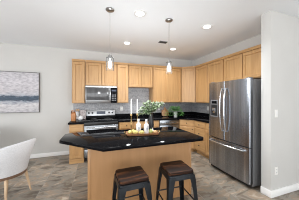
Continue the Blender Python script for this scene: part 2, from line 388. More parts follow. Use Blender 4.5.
# ------------------------------------------------------------------ cabinets
def door_mb(x0, x1, z0, z1, y=-0.027, rail=0.058):
    """a framed door: flat frame round a recessed field with a sloped edge"""
    m = MB(); t = 0.027; s = 0.016
    def ring(a, yy): return [(x0 + a, yy, z0 + a), (x1 - a, yy, z0 + a), (x1 - a, yy, z1 - a), (x0 + a, yy, z1 - a)]
    secs = [ring(0, y + t), ring(0, y + 0.004), ring(0.004, y), ring(rail, y), ring(rail + 0.007, y + s), ring(rail + 0.02, y + s)]
    m.loft(secs); return m
def slab_mb(x0, x1, z0, z1, y=-0.02):
    m = MB()
    def ring(a, yy): return [(x0 + a, yy, z0 + a), (x1 - a, yy, z0 + a), (x1 - a, yy, z1 - a), (x0 + a, yy, z1 - a)]
    m.loft([ring(0, y + 0.02), ring(0, y + 0.007), ring(0.008, y)]); return m
def knob(parent, x, z, y=-0.02):
    return MB().lathe([(0.005, 0), (0.005, -0.012), (0.013, -0.016), (0.014, -0.022), (0.008, -0.027)], (x, y, z), 14, 'Y').build('knob', M['knob_dark'], parent)

def wall_cabinet(label, loc, rz, w, h, ndoor, depth=0.305, top=True):
    t = thing('wall_cabinet', label, 'cabinet', loc, rz, 'maple wall cabinets')
    MB().box(0, w, 0, depth, 0, h).build('body', M['maple'], t)
    if top:
        c = MB()
        def sec(x): return [(x, 0.0, h - 0.02), (x, -0.031, h - 0.02), (x, -0.034, h - 0.008), (x, -0.05, h + 0.018), (x, -0.052, h + 0.028), (x, 0.0, h + 0.028)]
        c.loft([sec(0.0005), sec(w - 0.0005)]).build('crown_molding', M['maple_h'], t)
    g = 0.014
    dw = (w - g * (ndoor + 1)) / ndoor
    for i in range(ndoor):
        x0 = g + i * (dw + g)
        door_mb(x0, x0 + dw, 0.012, h - 0.03).build('door', M['maple'], t)
    return t
UB, UT = 1.335, 2.385
FU = YB - 0.305
e = 0.0035
def backw(label, x0, x1, z0, nd): return wall_cabinet(label, (x0 + e, FU - 0.0, z0), 0, x1 - x0 - 2 * e, UT - z0, nd, 0.303)
backw('narrow single-door maple wall cabinet left of the microwave', -0.555, -0.25, UB, 1)
backw('short two-door maple wall cabinet directly above the microwave', -0.25, 0.53, 1.775, 2)
backw('narrow single-door maple wall cabinet right of the microwave', 0.53, 0.845, UB, 1)
backw('short two-door maple wall cabinet above the open tiled gap', 0.845, 1.55, 1.765, 2)
backw('tall two-door maple wall cabinet between tiled gap and corner', 1.55, 2.50, UB, 2)
# diagonal corner cabinet
t = thing('wall_cabinet', 'diagonal single-door maple corner wall cabinet above the potted fern', 'cabinet', (2.5006, FU, UB), R(-45), 'maple wall cabinets')
XU = XR - 0.305
dl = math.hypot(XU - 2.5, 0.31)
YC = FU - 0.31
def loc45(x, y):
    dx, dy = x - 2.5006, y - FU; c = math.cos(R(45)); return (dx * c - dy * c, dx * c + dy * c)
pts = [loc45(2.5006, FU), loc45(XU, YC), loc45(XR - 0.001, YC), loc45(XR - 0.001, YB - 0.001), loc45(2.5006, YB - 0.001)]
hh = UT - UB
MB().prism(pts, 0, hh).build('body', M['maple'], t)
x1d = loc45(XU, YC)[0]
door_mb(0.02, x1d - 0.02, 0.012, hh - 0.03).build('door', M['maple'], t)
c = MB()
def sec(x): return [(x, 0.0, hh - 0.02), (x, -0.031, hh - 0.02), (x, -0.034, hh - 0.008), (x, -0.05, hh + 0.018), (x, -0.052, hh + 0.028), (x, 0.0, hh + 0.028)]
c.loft([sec(0.022), sec(x1d - 0.022)]).build('crown_molding', M['maple_h'], t)
def rightw(label, y_far, y_near, z0, nd): return wall_cabinet(label, (XU, y_far - e, z0), R(-90), y_far - y_near - 2 * e, UT - z0, nd, 0.303)
rightw('tall two-door maple wall cabinet between corner cabinet and fridge', YC, 2.80, UB, 2)
rightw('two-door maple wall cabinet above the fridge', 2.80, 1.83, 1.83, 2)

# base cabinets: fronts as lists of (kind, x0, x1, z0, z1, knob)
BH = 0.874
def base_cabinet(label, loc, rz, w, fronts, depth=0.605, toe=0.06, knobs=True):
    t = thing('base_cabinet', label, 'cabinet', loc, rz, 'maple base cabinets')
    MB().box(0, w, 0, depth, 0.10, BH).build('body', M['maple'], t)
    MB().box(0.001, w - 0.001, toe, depth, 0.0, 0.10).build('toe_kick', M['maple_h'], t)
    for k, x0, x1, z0, z1 in fronts:
        if k == 'door':
            d = door_mb(x0, x1, z0, z1).build('door', M['maple'], t); knobs and knob(d, x1 - 0.03, z1 - 0.06, -0.027)
        else:
            d = slab_mb(x0, x1, z0, z1).build('drawer', M['maple_h'], t); knobs and knob(d, (x0 + x1) / 2, (z0 + z1) / 2)
    return t
FB = YB - 0.68
XB = XR - 0.61
base_cabinet('narrow maple base cabinet at the left end under the knife block', (-0.555, FB, 0), 0, 0.30, [('drawer', .015, .285, .71, .855), ('door', .015, .285, .115, .69)], 0.675, -0.012, False)
base_cabinet('maple base cabinet immediately right of the range', (0.53, FB, 0), 0, 0.37, [('drawer', .015, .355, .71, .855), ('door', .015, .355, .115, .69)], 0.675)
base_cabinet('maple sink base cabinet left of the dishwasher', (0.902, FB, 0), 0, 0.695, [('drawer', .015, .34, .71, .855), ('drawer', .355, .68, .71, .855), ('door', .015, .34, .115, .69), ('door', .355, .68, .115, .69)], 0.675)
# diagonal base corner
DX0, DY1 = 2.205, FB - 0.30
t = thing('base_cabinet', 'diagonal maple corner base cabinet below the potted fern', 'cabinet', (DX0, FB, 0), R(-45), 'maple base cabinets')
def l45(x, y):
    dx, dy = x - DX0, y - FB; c = math.cos(R(45)); return (dx * c - dy * c, dx * c + dy * c)
pts = [l45(DX0, FB), l45(XB, DY1), l45(XR - 0.002, DY1), l45(XR - 0.002, YB - 0.002), l45(DX0, YB - 0.002)]
MB().prism(pts, 0.10, BH).build('body', M['maple'], t)
wd = l45(XB, DY1)[0]
pk = [(0.06, 0.06), (wd - 0.06, 0.06), l45(XR - 0.05, DY1 + 0.05), l45(XR - 0.05, YB - 0.05), l45(DX0 + 0.05, YB - 0.05)]
MB().prism(pk, 0, 0.10).build('toe_kick', M['maple_h'], t)
d = slab_mb(0.02, wd - 0.02, 0.71, 0.855).build('drawer', M['maple_h'], t); knob(d, wd / 2, 0.785)
d = door_mb(0.02, wd - 0.02, 0.115, 0.69).build('door', M['maple'], t); knob(d, wd - 0.06, 0.63, -0.027)
base_cabinet('maple base cabinet with a stack of three drawers on the right wall', (XB, DY1 - 0.001, 0), R(-90), 0.435, [('drawer', .015, .42, .71, .855), ('drawer', .015, .42, .43, .69), ('drawer', .015, .42, .115, .41)])
base_cabinet('slim maple base cabinet between the drawer stack and the fridge', (XB, DY1 - 0.437, 0), R(-90), 0.33, [('drawer', .015, .315, .71, .855), ('door', .015, .315, .115, .69)])

# counters
t = thing('countertop', 'short black granite countertop left of the range', 'countertop', (0, 0, 0))
MB().box(-0.58, -0.256, FB - 0.03, YB - 0.013, BH, 0.914, 0.005).build('slab', M['black_granite'], t)
tag(MB().box(-0.575, -0.256, YB - 0.032, YB - 0.013, 0.9142, 1.015, 0.003).build('granite_upstand', M['black_granite']), 'short black granite upstand left of the range', 'upstand')
t = thing('countertop', 'long black granite countertop running from the range round the corner', 'countertop', (0, 0, 0))
YE = DY1 - 0.437 - 0.33
a = 0.03 * 0.4142
pts = [(0.518, FB - 0.03), (DX0 - a, FB - 0.03), (XB - 0.03, DY1 - a), (XB - 0.03, YE), (XR - 0.013, YE), (XR - 0.013, YB - 0.013), (0.518, YB - 0.013)]
MB().prism(pts, BH, 0.914, 0.004).build('slab', M['black_granite'], t)
tag(MB().prism([(0.518, YB - 0.013), (0.518, YB - 0.032), (XR - 0.032, YB - 0.032), (XR - 0.032, YE), (XR - 0.013, YE), (XR - 0.013, YB - 0.013)], 0.9142, 1.015, 0.002).build('granite_upstand', M['black_granite']), 'long black granite upstand running round the right corner', 'upstand')

# ------------------------------------------------------------------ range
t = thing('range', 'stainless electric range with black glass cooktop and oven', 'stove', (-0.252, FB - 0.035, 0))
w = 0.764
MB().box(0.003, w - 0.003, 0.04, 0.70, 0.09, 0.905, 0.004).build('body', M['fridge_side'], t)
MB().box(0.02, w - 0.02, 0.09, 0.62, 0.0, 0.09).build('plinth', M['black_plastic'], t)
MB().box(0.0, w, 0.0, 0.67, 0.905, 0.925, 0.005).build('cooktop', M['black_glass'], t)
for x, y, r in ((0.2, 0.17, .10), (0.57, 0.17, .08), (0.2, 0.48, .075), (0.57, 0.48, .10)):
    MB().lathe([(r, 0), (r, 0.0006), (r - 0.004, 0.0006), (r - 0.004, 0)], (x, y, 0.9252), 32, cap=False).build('burner_ring', M['vent'], t)
bgd = MB().prism([(0.63, 0.925), (0.655, 1.14), (0.70, 1.14), (0.70, 0.925)], 0.0, w, 0.006)
for v in bgd.bm.verts: v.co = Vector((v.co.z, v.co.x, v.co.y))
bgd = bgd.build('control_panel', M['steel_panel'], t)
# dark lower part of the panel and the display, on its sloped face
def onp(z): return 0.63 + (z - 0.925) / 0.215 * 0.025
MB().loft([[(0.27, onp(1.03) - .004, 1.03), (0.50, onp(1.03) - .004, 1.03), (0.50, onp(1.105) - .004, 1.105), (0.27, onp(1.105) - .004, 1.105)],
           [(0.27, onp(1.03) + .002, 1.03), (0.50, onp(1.03) + .002, 1.03), (0.50, onp(1.105) + .002, 1.105), (0.27, onp(1.105) + .002, 1.105)]]).build('display', M['display'], bgd)
MB().loft([[(0.004, onp(.93) - .003, .927), (w - 0.004, onp(.93) - .003, .927), (w - 0.004, onp(.985) - .003, .99), (0.004, onp(.985) - .003, .99)],
           [(0.004, onp(.93) + .002, .927), (w - 0.004, onp(.93) + .002, .927), (w - 0.004, onp(.985) + .002, .99), (0.004, onp(.985) + .002, .99)]]).build('splash_band', M['black_glass'], bgd)
for x in (0.075, 0.165, 0.60, 0.69):
    MB().lathe([(0.025, 0.0), (0.025, -0.008), (0.02, -0.024), (0.015, -0.026)], (x, onp(1.067) - 0.001, 1.067), 16, 'Y').build('control_knob', M['black_plastic'], bgd)
MB().box(0.004, w - 0.004, 0.003, 0.04, 0.832, 0.904, 0.003).build('vent_trim', M['black_plastic'], t)
od = MB().box(0.006, w - 0.006, 0.0, 0.04, 0.30, 0.828, 0.006).build('oven_door', M['steel'], t)
MB().box(0.05, w - 0.05, -0.004, 0.004, 0.34, 0.735, 0.002).build('oven_window', M['black_glass'], od)
hd = MB().tube([(0.05, -0.045, 0.785), (w - 0.05, -0.045, 0.785)], 0.012, 12)
hd.box(0.06, 0.085, -0.045, 0.0, 0.776, 0.794, 0.003).box(w - 0.085, w - 0.06, -0.045, 0.0, 0.776, 0.794, 0.003)
hd.build('handle', M['steel_bright'], od)
dr = MB().box(0.006, w - 0.006, 0.004, 0.04, 0.10, 0.285, 0.006).build('storage_drawer', M['steel'], t)
MB().box(0.20, w - 0.20, -0.006, 0.005, 0.245, 0.265, 0.003).build('drawer_pull', M['black_plastic'], dr)

# ------------------------------------------------------------------ microwave (over the range)
t = thing('microwave', 'stainless over-the-range microwave with black control column', 'microwave', (-0.240, YB - 0.405, 1.342))
w = 0.764; hm = 0.431
MB().box(0.0, w, 0.035, 0.39, 0.0, hm, 0.004).build('body', M['fridge_side'], t)
MB().box(0.0, w, 0.0, 0.035, hm - 0.040, hm, 0.003).build('vent_grille', M['steel_bright'], t)
d = MB().box(0.0, 0.60, 0.0, 0.035, 0.0, hm - 0.043, 0.004).build('door', M['steel_panel'], t)
MB().box(0.018, 0.548, -0.003, 0.005, 0.075, hm - 0.052, 0.002).build('door_window', M['window_glass'], d)
MB().tube([(0.572, -0.03, 0.05), (0.572, -0.042, 0.08), (0.572, -0.042, hm - 0.14), (0.572, -0.03, hm - 0.11)], 0.010, 10).box(0.565, 0.579, -0.035, 0.0, 0.052, 0.066).box(0.565, 0.579, -0.035, 0.0, hm - 0.127, hm - 0.113).build('handle', M['steel_panel'], d)
p = MB().box(0.603, w, 0.0, 0.035, 0.0, hm - 0.043, 0.004).build('control_panel', M['black_glass'], t)
MB().box(0.625, w - 0.022, -0.002, 0.003, hm - 0.135, hm - 0.095).build('display', M['display'], p)
b = MB()
for i in range(4):
    for j in range(3): b.box(0.628 + j * 0.04, 0.656 + j * 0.04, -0.002, 0.003, 0.05 + i * 0.045, 0.077 + i * 0.045, 0.001)
b.build('keypad', M['fridge_side'], p)
MB().box(0.02, w - 0.02, 0.05, 0.35, -0.006, 0.0).build('bottom_grille', M['black_plastic'], t)

# ------------------------------------------------------------------ dishwasher
t = thing('dishwasher', 'stainless dishwasher in the back run below the potted fern', 'dishwasher', (1.60, FB - 0.005, 0))
w = 0.60
MB().box(0.002, w - 0.002, 0.03, 0.58, 0.09, 0.868).build('body', M['fridge_side'], t)
MB().box(0.004, w - 0.004, 0.07, 0.5, 0.0, 0.09).build('kick_plate', M['black_plastic'], t)
MB().box(0.003, w - 0.003, -0.02, 0.03, 0.105, 0.735, 0.004).build('door', M['steel'], t)
p = MB().box(0.003, w - 0.003, -0.02, 0.03, 0.74, 0.868, 0.004).build('control_strip', M['steel'], t)
MB().tube([(0.06, -0.055, 0.79), (w - 0.06, -0.055, 0.79)], 0.011, 10).box(0.07, 0.09, -0.055, -0.02, 0.782, 0.798).box(w - 0.09, w - 0.07, -0.055, -0.02, 0.782, 0.798).build('handle', M['steel_bright'], p)

# ------------------------------------------------------------------ refrigerator: local x runs left to right as seen from its front
FX = 2.30; FY = 2.715
t = thing('refrigerator', 'stainless french-door fridge with ice dispenser and bottom freezer drawer', 'fridge', (FX, FY, 0), R(-90))
w = 0.935; fh = 1.775; dp = 0.79
MB().box(0.004, w - 0.004, 0.07, dp, 0.03, fh - 0.012, 0.004).build('body', M['fridge_side'], t)
def bowed(x0, x1, z0, z1, bow=0.012, r=0.018):
    """a door with a gently bowed front and rounded side edges"""
    m = MB(); N = 14; prof = []
    for i in range(N + 1):
        x = x0 + (x1 - x0) * i / N
        q = (x - w / 2) / (w / 2)
        y = -bow * (1 - q * q)
        dxe = min(x - x0, x1 - x)
        if dxe < r: y += r - math.sqrt(max(0, r * r - (r - dxe) ** 2))
        prof.append((x, y))
    # finer points at the rounded edges
    ext = []
    for k in range(1, 4):
        for s, xe in ((1, x0), (-1, x1)):
            dxe = r * k * k / 16; x = xe + s * dxe; q = (x - w / 2) / (w / 2)
            ext.append((x, -bow * (1 - q * q) + r - math.sqrt(r * r - (r - dxe) ** 2)))
    prof = sorted(prof + ext)
    poly = prof + [(x1, 0.065), (x0, 0.065)]
    m.prism(poly, z0, z1)
    return m
zs = 0.665
half = w * 0.47
ld = bowed(0.0, half - 0.004, zs, fh).build('door', M['fridge_steel'], t)
rd = bowed(half + 0.004, w, zs, fh).build('door', M['fridge_steel'], t)
fd = bowed(0.0, w, 0.075, zs - 0.014).build('freezer_drawer', M['fridge_steel'], t)
def fhandle(parent, x):
    z0, z1 = 0.83, 1.64; pts = []; rr = []
    for i in range(13):
        f = i / 12; pts.append((x, -0.03 - 0.055 * math.sin(math.pi * f) ** 0.6, z0 + (z1 - z0) * f)); rr.append(0.012)
    m = MB().tube(pts, rr, 10)
    for z in (z0 + 0.012, z1 - 0.012): m.tube([(x, -0.005, z), (x, -0.035, z)], 0.012, 10)
    m.build('handle', M['steel_bright'], parent)
fhandle(ld, half - 0.045); fhandle(rd, half + 0.05)
pts = []
for i in range(13):
    f = i / 12; pts.append((0.05 + (w - 0.13) * f, -0.03 - 0.05 * math.sin(math.pi * f) ** 0.6, zs - 0.075))
m = MB().tube(pts, 0.013, 10)
for x in (0.062, w - 0.092): m.tube([(x, -0.003, zs - 0.075), (x, -0.035, zs - 0.075)], 0.012, 10)
m.build('handle', M['steel_bright'], fd)
dx0, dx1, dz0, dz1 = 0.075, 0.275, 1.08, 1.42
dsp = MB()
dsp.box(dx0, dx1, -0.016, 0.0, 1.325, dz1, 0.003)
dsp.box(dx0, dx0 + 0.014, -0.016, 0.0, dz0, 1.325).box(dx1 - 0.014, dx1, -0.016, 0.0, dz0, 1.325).box(dx0, dx1, -0.018, 0.0, dz0, dz0 + 0.02, 0.002)
dsp = dsp.build('dispenser', M['fridge_side'], ld)
MB().box(dx0 + 0.014, dx1 - 0.014, -0.0135, -0.004, dz0 + 0.02, 1.325).build('dispenser_recess', M['black_plastic'], dsp)
MB().box(dx0 + 0.03, dx1 - 0.03, -0.018, -0.012, 1.345, 1.40, 0.001).build('display', M['black_glass'], dsp)
MB().box(dx0 + 0.06, dx1 - 0.06, -0.03, -0.012, 1.16, 1.26, 0.004).build('paddle', M['steel_bright'], dsp)
for x in (0.03, w - 0.09): MB().box(x, x + 0.06, 0.03, 0.12, fh - 0.004, fh + 0.018, 0.004).build('hinge_cover', M['fridge_side'], t)
MB().box(0.01, w - 0.01, 0.05, 0.12, 0.018, 0.07).build('kick_grille', M['black_plastic'], t)
for x in (0.03, w - 0.07): MB().lathe([(0.018, 0), (0.018, 0.03)], (x + 0.02, 0.09, 0), 12).build('foot', M['black_plastic'], t)
for x in (0.03, w - 0.07): MB().lathe([(0.018, 0), (0.018, 0.035)], (x + 0.02, dp - 0.08, 0), 12).build('foot', M['black_plastic'], t)

# ------------------------------------------------------------------ island
IX0, IX1, IY0, IY1 = -0.09, 1.362, 2.0, 2.58
t = thing('kitchen_island', 'maple panelled kitchen island base under black granite', 'island', (IX0, IY0, 0))
w = IX1 - IX0; dd = IY1 - IY0
MB().box(0.0, w, 0.0, dd, 0.0, BH).build('body', M['island_wood'], t)
for x in (0.0, w - 0.028): MB().box(x - 0.004, x + 0.032, -0.006, 0.03, 0.0, BH - 0.001, 0.003).build('corner_batten', M['island_wood'], t)
for i in range(3):
    x0 = 0.02 + i * (w - 0.04) / 3
    dm = door_mb(x0 + 0.006, x0 + (w - 0.04) / 3 - 0.006, 0.115, 0.855)
    for v in dm.bm.verts: v.co.y = dd - v.co.y
    dm.build('door', M['maple'], t)
pts = [(0.075, 1.712), (1.365, 1.725), (1.41, 1.77), (1.41, 2.65), (-0.35, 2.67), (-0.44, 2.60), (-0.44, 2.225)]
tag(MB().prism(pts, BH, 0.914, 0.006).build('island_countertop', M['black_granite']), 'black granite island top with a clipped corner', 'countertop')

# ------------------------------------------------------------------ counter stools
def make_stool(label, loc, rz):
    t = thing('counter_stool', label, 'stool', loc, rz, 'metal counter stools at the island')
    h = 0.655; a = 0.15
    def rrect(hw, r, z, n=5):
        o = []
        for cx, cy, a0 in ((hw - r, hw - r, 0), (-hw + r, hw - r, 90), (-hw + r, -hw + r, 180), (hw - r, -hw + r, 270)):
            for k in range(n + 1):
                an = R(a0 + 90 * k / n); o.append((cx + r * math.cos(an), cy + r * math.sin(an), z))
        return o
    MB().loft([rrect(a - 0.004, 0.03, h - 0.028), rrect(a, 0.034, h - 0.022), rrect(a, 0.034, h - 0.005), rrect(a - 0.005, 0.03, h)]).build('seat', M['stool_wood'], t)
    MB().loft([rrect(a - 0.018, 0.03, h - 0.034), rrect(a + 0.003, 0.036, h - 0.034), rrect(a + 0.004, 0.036, h - 0.028), rrect(a - 0.018, 0.03, h - 0.028)]).build('seat_rim', M['stool_metal'], t)
    # apron: four curved skirts, a hair flared
    ap = MB()
    def skirt(z, g): return rrect(a + g, 0.034, z)
    o1, o2 = skirt(h - 0.034, 0.0), skirt(h - 0.085, 0.008); i2, i1 = skirt(h - 0.085, 0.005), skirt(h - 0.034, -0.003)
    n = len(o1); V = [[ap.bm.verts.new(p) for p in ring] for ring in (o1, o2, i2, i1)]
    for A, B in zip(V, V[1:] + V[:1]):
        for k in range(n): ap.bm.faces.new((A[k], A[(k + 1) % n], B[(k + 1) % n], B[k]))
    ap.build('apron', M['stool_metal'], t)
    top = a + 0.006; bot = 0.205
    for sx, sy in ((-1, -1), (1, -1), (1, 1), (-1, 1)):
        lg = MB(); secs = []
        for z, c, fl in ((h - 0.05, top, 0.078), (h - 0.10, top + 0.007, 0.068), (0.45, None, 0.052), (0.25, None, 0.042), (0.0, bot, 0.034)):
            if c is None: c = bot + (top + 0.007 - bot) * z / (h - 0.10)
            th = 0.006; r = 0.012
            P = [(c - fl, c), (c - r, c), (c - r * .3, c - r * .3), (c, c - r), (c, c - fl), (c - th, c - fl), (c - th, c - r), (c - r, c - th), (c - fl, c - th)]
            secs.append([(sx * x, sy * y, z) for x, y in P])
        lg = lg.loft(secs).build('leg', M['stool_metal'], t)
        f = bot - 0.012
        MB().box(sx * f - 0.014, sx * f + 0.014, sy * f - 0.014, sy * f + 0.014, 0.0, 0.012, 0.002).build('foot_pad', M['black_plastic'], lg)
    zb = 0.30; c = bot + (top - bot) * zb / (h - 0.10) - 0.008
    for k in range(4):
        p0 = [(-c, -c), (c, -c), (c, c), (-c, c)][k]; p1 = [(c, -c), (c, c), (-c, c), (-c, -c)][k]
        MB().tube([(*p0, zb), (*p1, zb)], 0.0075, 8).build('footrest_bar', M['stool_metal'], t)
    return t
st = make_stool('metal counter stool with dark wood seat, nearer the dining chair', (0.355, 1.60, 0), R(2))
dup(st, (0.885, 1.598, 0), R(-2), 'metal counter stool with dark wood seat, nearer the fridge')

# ------------------------------------------------------------------ dining chairs
def make_chair(label, loc, rz):
    """barrel chair; its front looks along local -y"""
    t = thing('dining_chair', label, 'chair', loc, rz, 'pale grey upholstered dining chairs')
    N = 36; A = R(128); sb = MB(); cols = []
    for i in range(N + 1):
        th = -A + 2 * A * i / N
        c = math.cos(th)
        k = max(0.0, (c + 0.62) / 1.62)
        zt = 0.52 + 0.315 * (k ** 0.5)
        flare = 0.03 + 0.06 * k
        s_, c_ = math.sin(th), math.cos(th)
        def P(r, z): return (1.06 * r * s_, r * c_, z)
        zb = 0.375
        r0 = 0.235
        zm = zb + (zt - zb) * 0.5
        col = [P(r0, zb), P(r0 + 0.045, zm), P(r0 + 0.025 + flare, zt - 0.02), P(r0 + 0.018 + flare, zt), P(r0 + flare - 0.004, zt + 0.002),
               P(r0 + flare - 0.02, zt - 0.015), P(r0 - 0.005, zm), P(r0 - 0.045, zb)]
        cols.append([sb.bm.verts.new(p) for p in col])
    m = len(cols[0])
    for p, q in zip(cols, cols[1:]):
        for k in range(m): sb.bm.faces.new((p[k], p[(k + 1) % m], q[(k + 1) % m], q[k]))
    sb.bm.faces.new(cols[0]); sb.bm.faces.new(cols[-1][::-1])
    sb.build('backrest', M['fabric'], t, sharp=60)
    MB().lathe([(0.18, 0.385), (0.222, 0.40), (0.225, 0.45), (0.20, 0.475), (0.10, 0.485), (0.01, 0.487)], (0, -0.015, 0), 32).build('seat_cushion', M['fabric'], t, sharp=60)
    MB().lathe([(0.20, 0.335), (0.236, 0.335), (0.245, 0.374), (0.20, 0.374)], (0, 0, 0), 36).build('seat_band', M['chair_band'], t)
    for sx, sy in ((-1, -1), (1, -1), (1, 1), (-1, 1)):
        MB().tube([(sx * 0.150, sy * 0.150, 0.36), (sx * 0.168, sy * 0.168, 0.22), (sx * 0.20, sy * 0.20, 0.0)], [0.02, 0.018, 0.011], 12).build('leg', M['chair_wood'], t)
    return t
ch = make_chair('pale grey barrel-back dining chair nearest the island', (-1.24, 2.83, 0), R(-113))
dup(ch, (-2.14, 3.80, 0), R(0), 'pale grey dining chair behind another chair, under the painting')

# ------------------------------------------------------------------ painting
px0, px1, pz0, pz1 = -2.75, -1.305, 1.115, 2.085
t = thing('painting', 'wide abstract grey seascape painting in a thin dark frame', 'painting', (px0, YB, pz0))
MB().box(0.012, px1 - px0 - 0.012, -0.03, -0.004, 0.012, pz1 - pz0 - 0.012).build('canvas', M['painting'], t)
b = MB(); pw, ph = px1 - px0, pz1 - pz0
b.box(0, 0.012, -0.042, -0.001, 0, ph).box(pw - 0.012, pw, -0.042, -0.001, 0, ph).box(0.012, pw - 0.012, -0.042, -0.001, 0, 0.012).box(0.012, pw - 0.012, -0.042, -0.001, ph - 0.012, ph)
b.build('frame', noise_mat('dark_grey_frame', [(0.3, (0.10, 0.095, 0.09)), (0.7, (0.16, 0.15, 0.145))], (10, 10, 10), rough=0.4), t)

# ------------------------------------------------------------------ pendants and ceiling lights
def make_pendant(label, x, y):
    t = thing('pendant_lamp', label, 'lamp', (x, y, CEIL), 0, 'glass pendants over the island')
    MB().lathe([(0.062, 0.0), (0.062, -0.012), (0.05, -0.022), (0.012, -0.028)], n=28).build('canopy', M['nickel'], t)
    MB().lathe([(0.0035, -0.02), (0.0035, -0.665)], n=8).build('cord', M['nickel'], t)
    MB().lathe([(0.012, -0.655), (0.024, -0.665), (0.026, -0.72), (0.02, -0.725)], n=20).build('socket', M['nickel'], t)
    g = MB(); zt, zb = -0.695, -0.885
    g.lathe([(0.024, zt), (0.048, zt), (0.052, zt - 0.006), (0.052, zb), (0.049, zb), (0.049, zt - 0.008), (0.046, zt - 0.004), (0.024, zt - 0.004)], n=32, cap=False)
    g.build('glass_shade', M['glass'], t)
    bl = MB(); prof = [(0.012, -0.724), (0.013, -0.74), (0.019, -0.765), (0.023, -0.79), (0.023, -0.822), (0.016, -0.845), (0.004, -0.852)]
    bl.lathe(prof, n=20).build('bulb', M['bulb'], t)
    d = bpy.data.lights.new('pendant_lamp', 'POINT'); d.energy = 16; d.color = (0.96, 0.98, 1.0); d.shadow_soft_size = 0.13
    o = bpy.data.objects.new('lamp_light', d); COL.objects.link(o); o.parent = t; o.location = (0, 0, -0.98)
    return t
pa = on_plane(110, 11.5, CEIL); pb = on_plane(169, 22, CEIL)
pd = make_pendant('glass pendant lamp hanging over the island end nearer the painting', pa[0], pa[1])
dup(pd, (pb[0], pb[1], CEIL), 0, 'glass pendant lamp hanging over the island end nearer the fridge')

def make_can(label, x, y):
    t = thing('recessed_light', label, 'light', (x, y, CEIL), 0, 'recessed ceiling lights')
    MB().lathe([(0.062, -0.001), (0.095, -0.001), (0.092, -0.008), (0.068, -0.010), (0.062, -0.006)], n=32, cap=False).build('trim_ring', M['trim'], t)
    MB().lathe([(0.064, -0.001), (0.064, -0.005), (0.02, -0.007)], n=32).build('lens', M['lens'], t)
    d = bpy.data.lights.new('recessed_lamp', 'SPOT'); d.energy = 78; d.color = (0.94, 0.97, 1.0); d.spot_size = R(140); d.spot_blend = 1.0; d.shadow_soft_size = 0.06
    o = bpy.data.objects.new('lamp_light', d); COL.objects.link(o); o.parent = t; o.location = (0, 0, -0.03)
    return t
cl = None
for u, v, lab in ((140, 15.5, 'round recessed ceiling light between the two pendants'), (207, 28.5, 'round recessed ceiling light nearest the fridge'),
                  (127, 45, 'round recessed ceiling light above the range side of the kitchen'), (173, 51, 'round recessed ceiling light beside the ceiling vent, towards the corner')):
    x, y = on_plane(u, v, CEIL)
    if cl is None: cl = make_can(lab, x, y)
    else: dup(cl, (x, y, CEIL), 0, lab)
x, y = on_plane(163, 44, CEIL)
t = thing('ceiling_vent', 'small grey louvred air vent in the ceiling', 'vent', (x, y, CEIL))
MB().box(-0.10, 0.10, -0.06, 0.06, -0.008, -0.001, 0.002).build('frame', M['vent'], t)
b = MB()
for i in range(6): b.box(-0.085, 0.085, -0.048 + i * 0.017, -0.038 + i * 0.017, -0.012, -0.008)
b.build('slat', M['vent_dark'], t)

# ------------------------------------------------------------------ plates on the walls
def wall_plate(label, cat, name, loc, rz, rocker):
    t = thing(name, label, cat, loc, rz)
    MB().box(-0.036, 0.036, -0.006, -0.0008, -0.058, 0.058, 0.002).build('cover_plate', M['plate'], t)
    if rocker: MB().box(-0.016, 0.016, -0.010, -0.005, -0.033, 0.033, 0.002).build('rocker', M['trim'], t)
    else:
        for z in (-0.021, 0.021):
            s = MB().lathe([(0.016, -0.005), (0.016, -0.008), (0.013, -0.0085)], (0, 0, z), 16, 'Y').build('socket', M['trim'], t)
            MB().box(-0.008, -0.005, -0.0092, -0.008, z - 0.006, z + 0.006).box(0.005, 0.008, -0.0092, -0.008, z - 0.006, z + 0.006).build('slot', M['black_plastic'], s)
    return t
wall_plate('white light switch on the partition beside the fridge', 'switch', 'light_switch', (2.525, STUB_Y0, 1.225), 0, True)
wall_plate('white wall outlet low on the partition above the baseboard', 'outlet', 'wall_outlet', (2.525, STUB_Y0, 0.375), 0, False)
wall_plate('white outlet on the tiled backsplash just right of the range', 'outlet', 'wall_outlet', (0.70, YB - 0.012, 1.165), 0, False)
wall_plate('white outlet on the tiled backsplash of the right wall near the fridge', 'outlet', 'wall_outlet', (XR - 0.012, 3.69, 1.165), R(-90), False)
wall_plate('white outlet on the tiled backsplash behind the flower vase', 'outlet', 'wall_outlet', (1.87, YB - 0.012, 1.165), 0, False)

# ------------------------------------------------------------------ tray and its contents on the island
ZI = 0.914
TX, TY, TR = 0.655, 2.21, R(-8)
t = thing('serving_tray', 'brown wooden serving tray with low rim on the island', 'tray', (TX, TY, ZI + 0.0005), TR)
b = MB(); L, D = 0.24, 0.115
def rr(hw, hd, z, r=0.03, n=4):
    o = []
    for cx, cy, a0 in ((hw - r, hd - r, 0), (-hw + r, hd - r, 90), (-hw + r, -hd + r, 180), (hw - r, -hd + r, 270)):
        for k in range(n + 1):
            an = R(a0 + 90 * k / n); o.append((cx + r * math.cos(an), cy + r * math.sin(an), z))
    return o
b.loft([rr(L - .03, D - .02, 0), rr(L - .012, D - .008, 0.004), rr(L, D, 0.03), rr(L - .006, D - .006, 0.031), rr(L - .02, D - .016, 0.010), rr(L - .035, D - .03, 0.008)])
b.build('dish', M['tray_wood'], t)
for s in (-1, 1):
    MB().tube([(s * (L - .003), -0.05, 0.026), (s * (L + .022), -0.04, 0.04), (s * (L + .026), 0, 0.044), (s * (L + .022), 0.04, 0.04), (s * (L - .003), 0.05, 0.026)], 0.006, 8).build('handle', M['brass'], t)
def tp(x, y, z=0.0):
    c, s = math.cos(TR), math.sin(TR); return (TX + x * c - y * s, TY + x * s + y * c, ZI + 0.0005 + z)
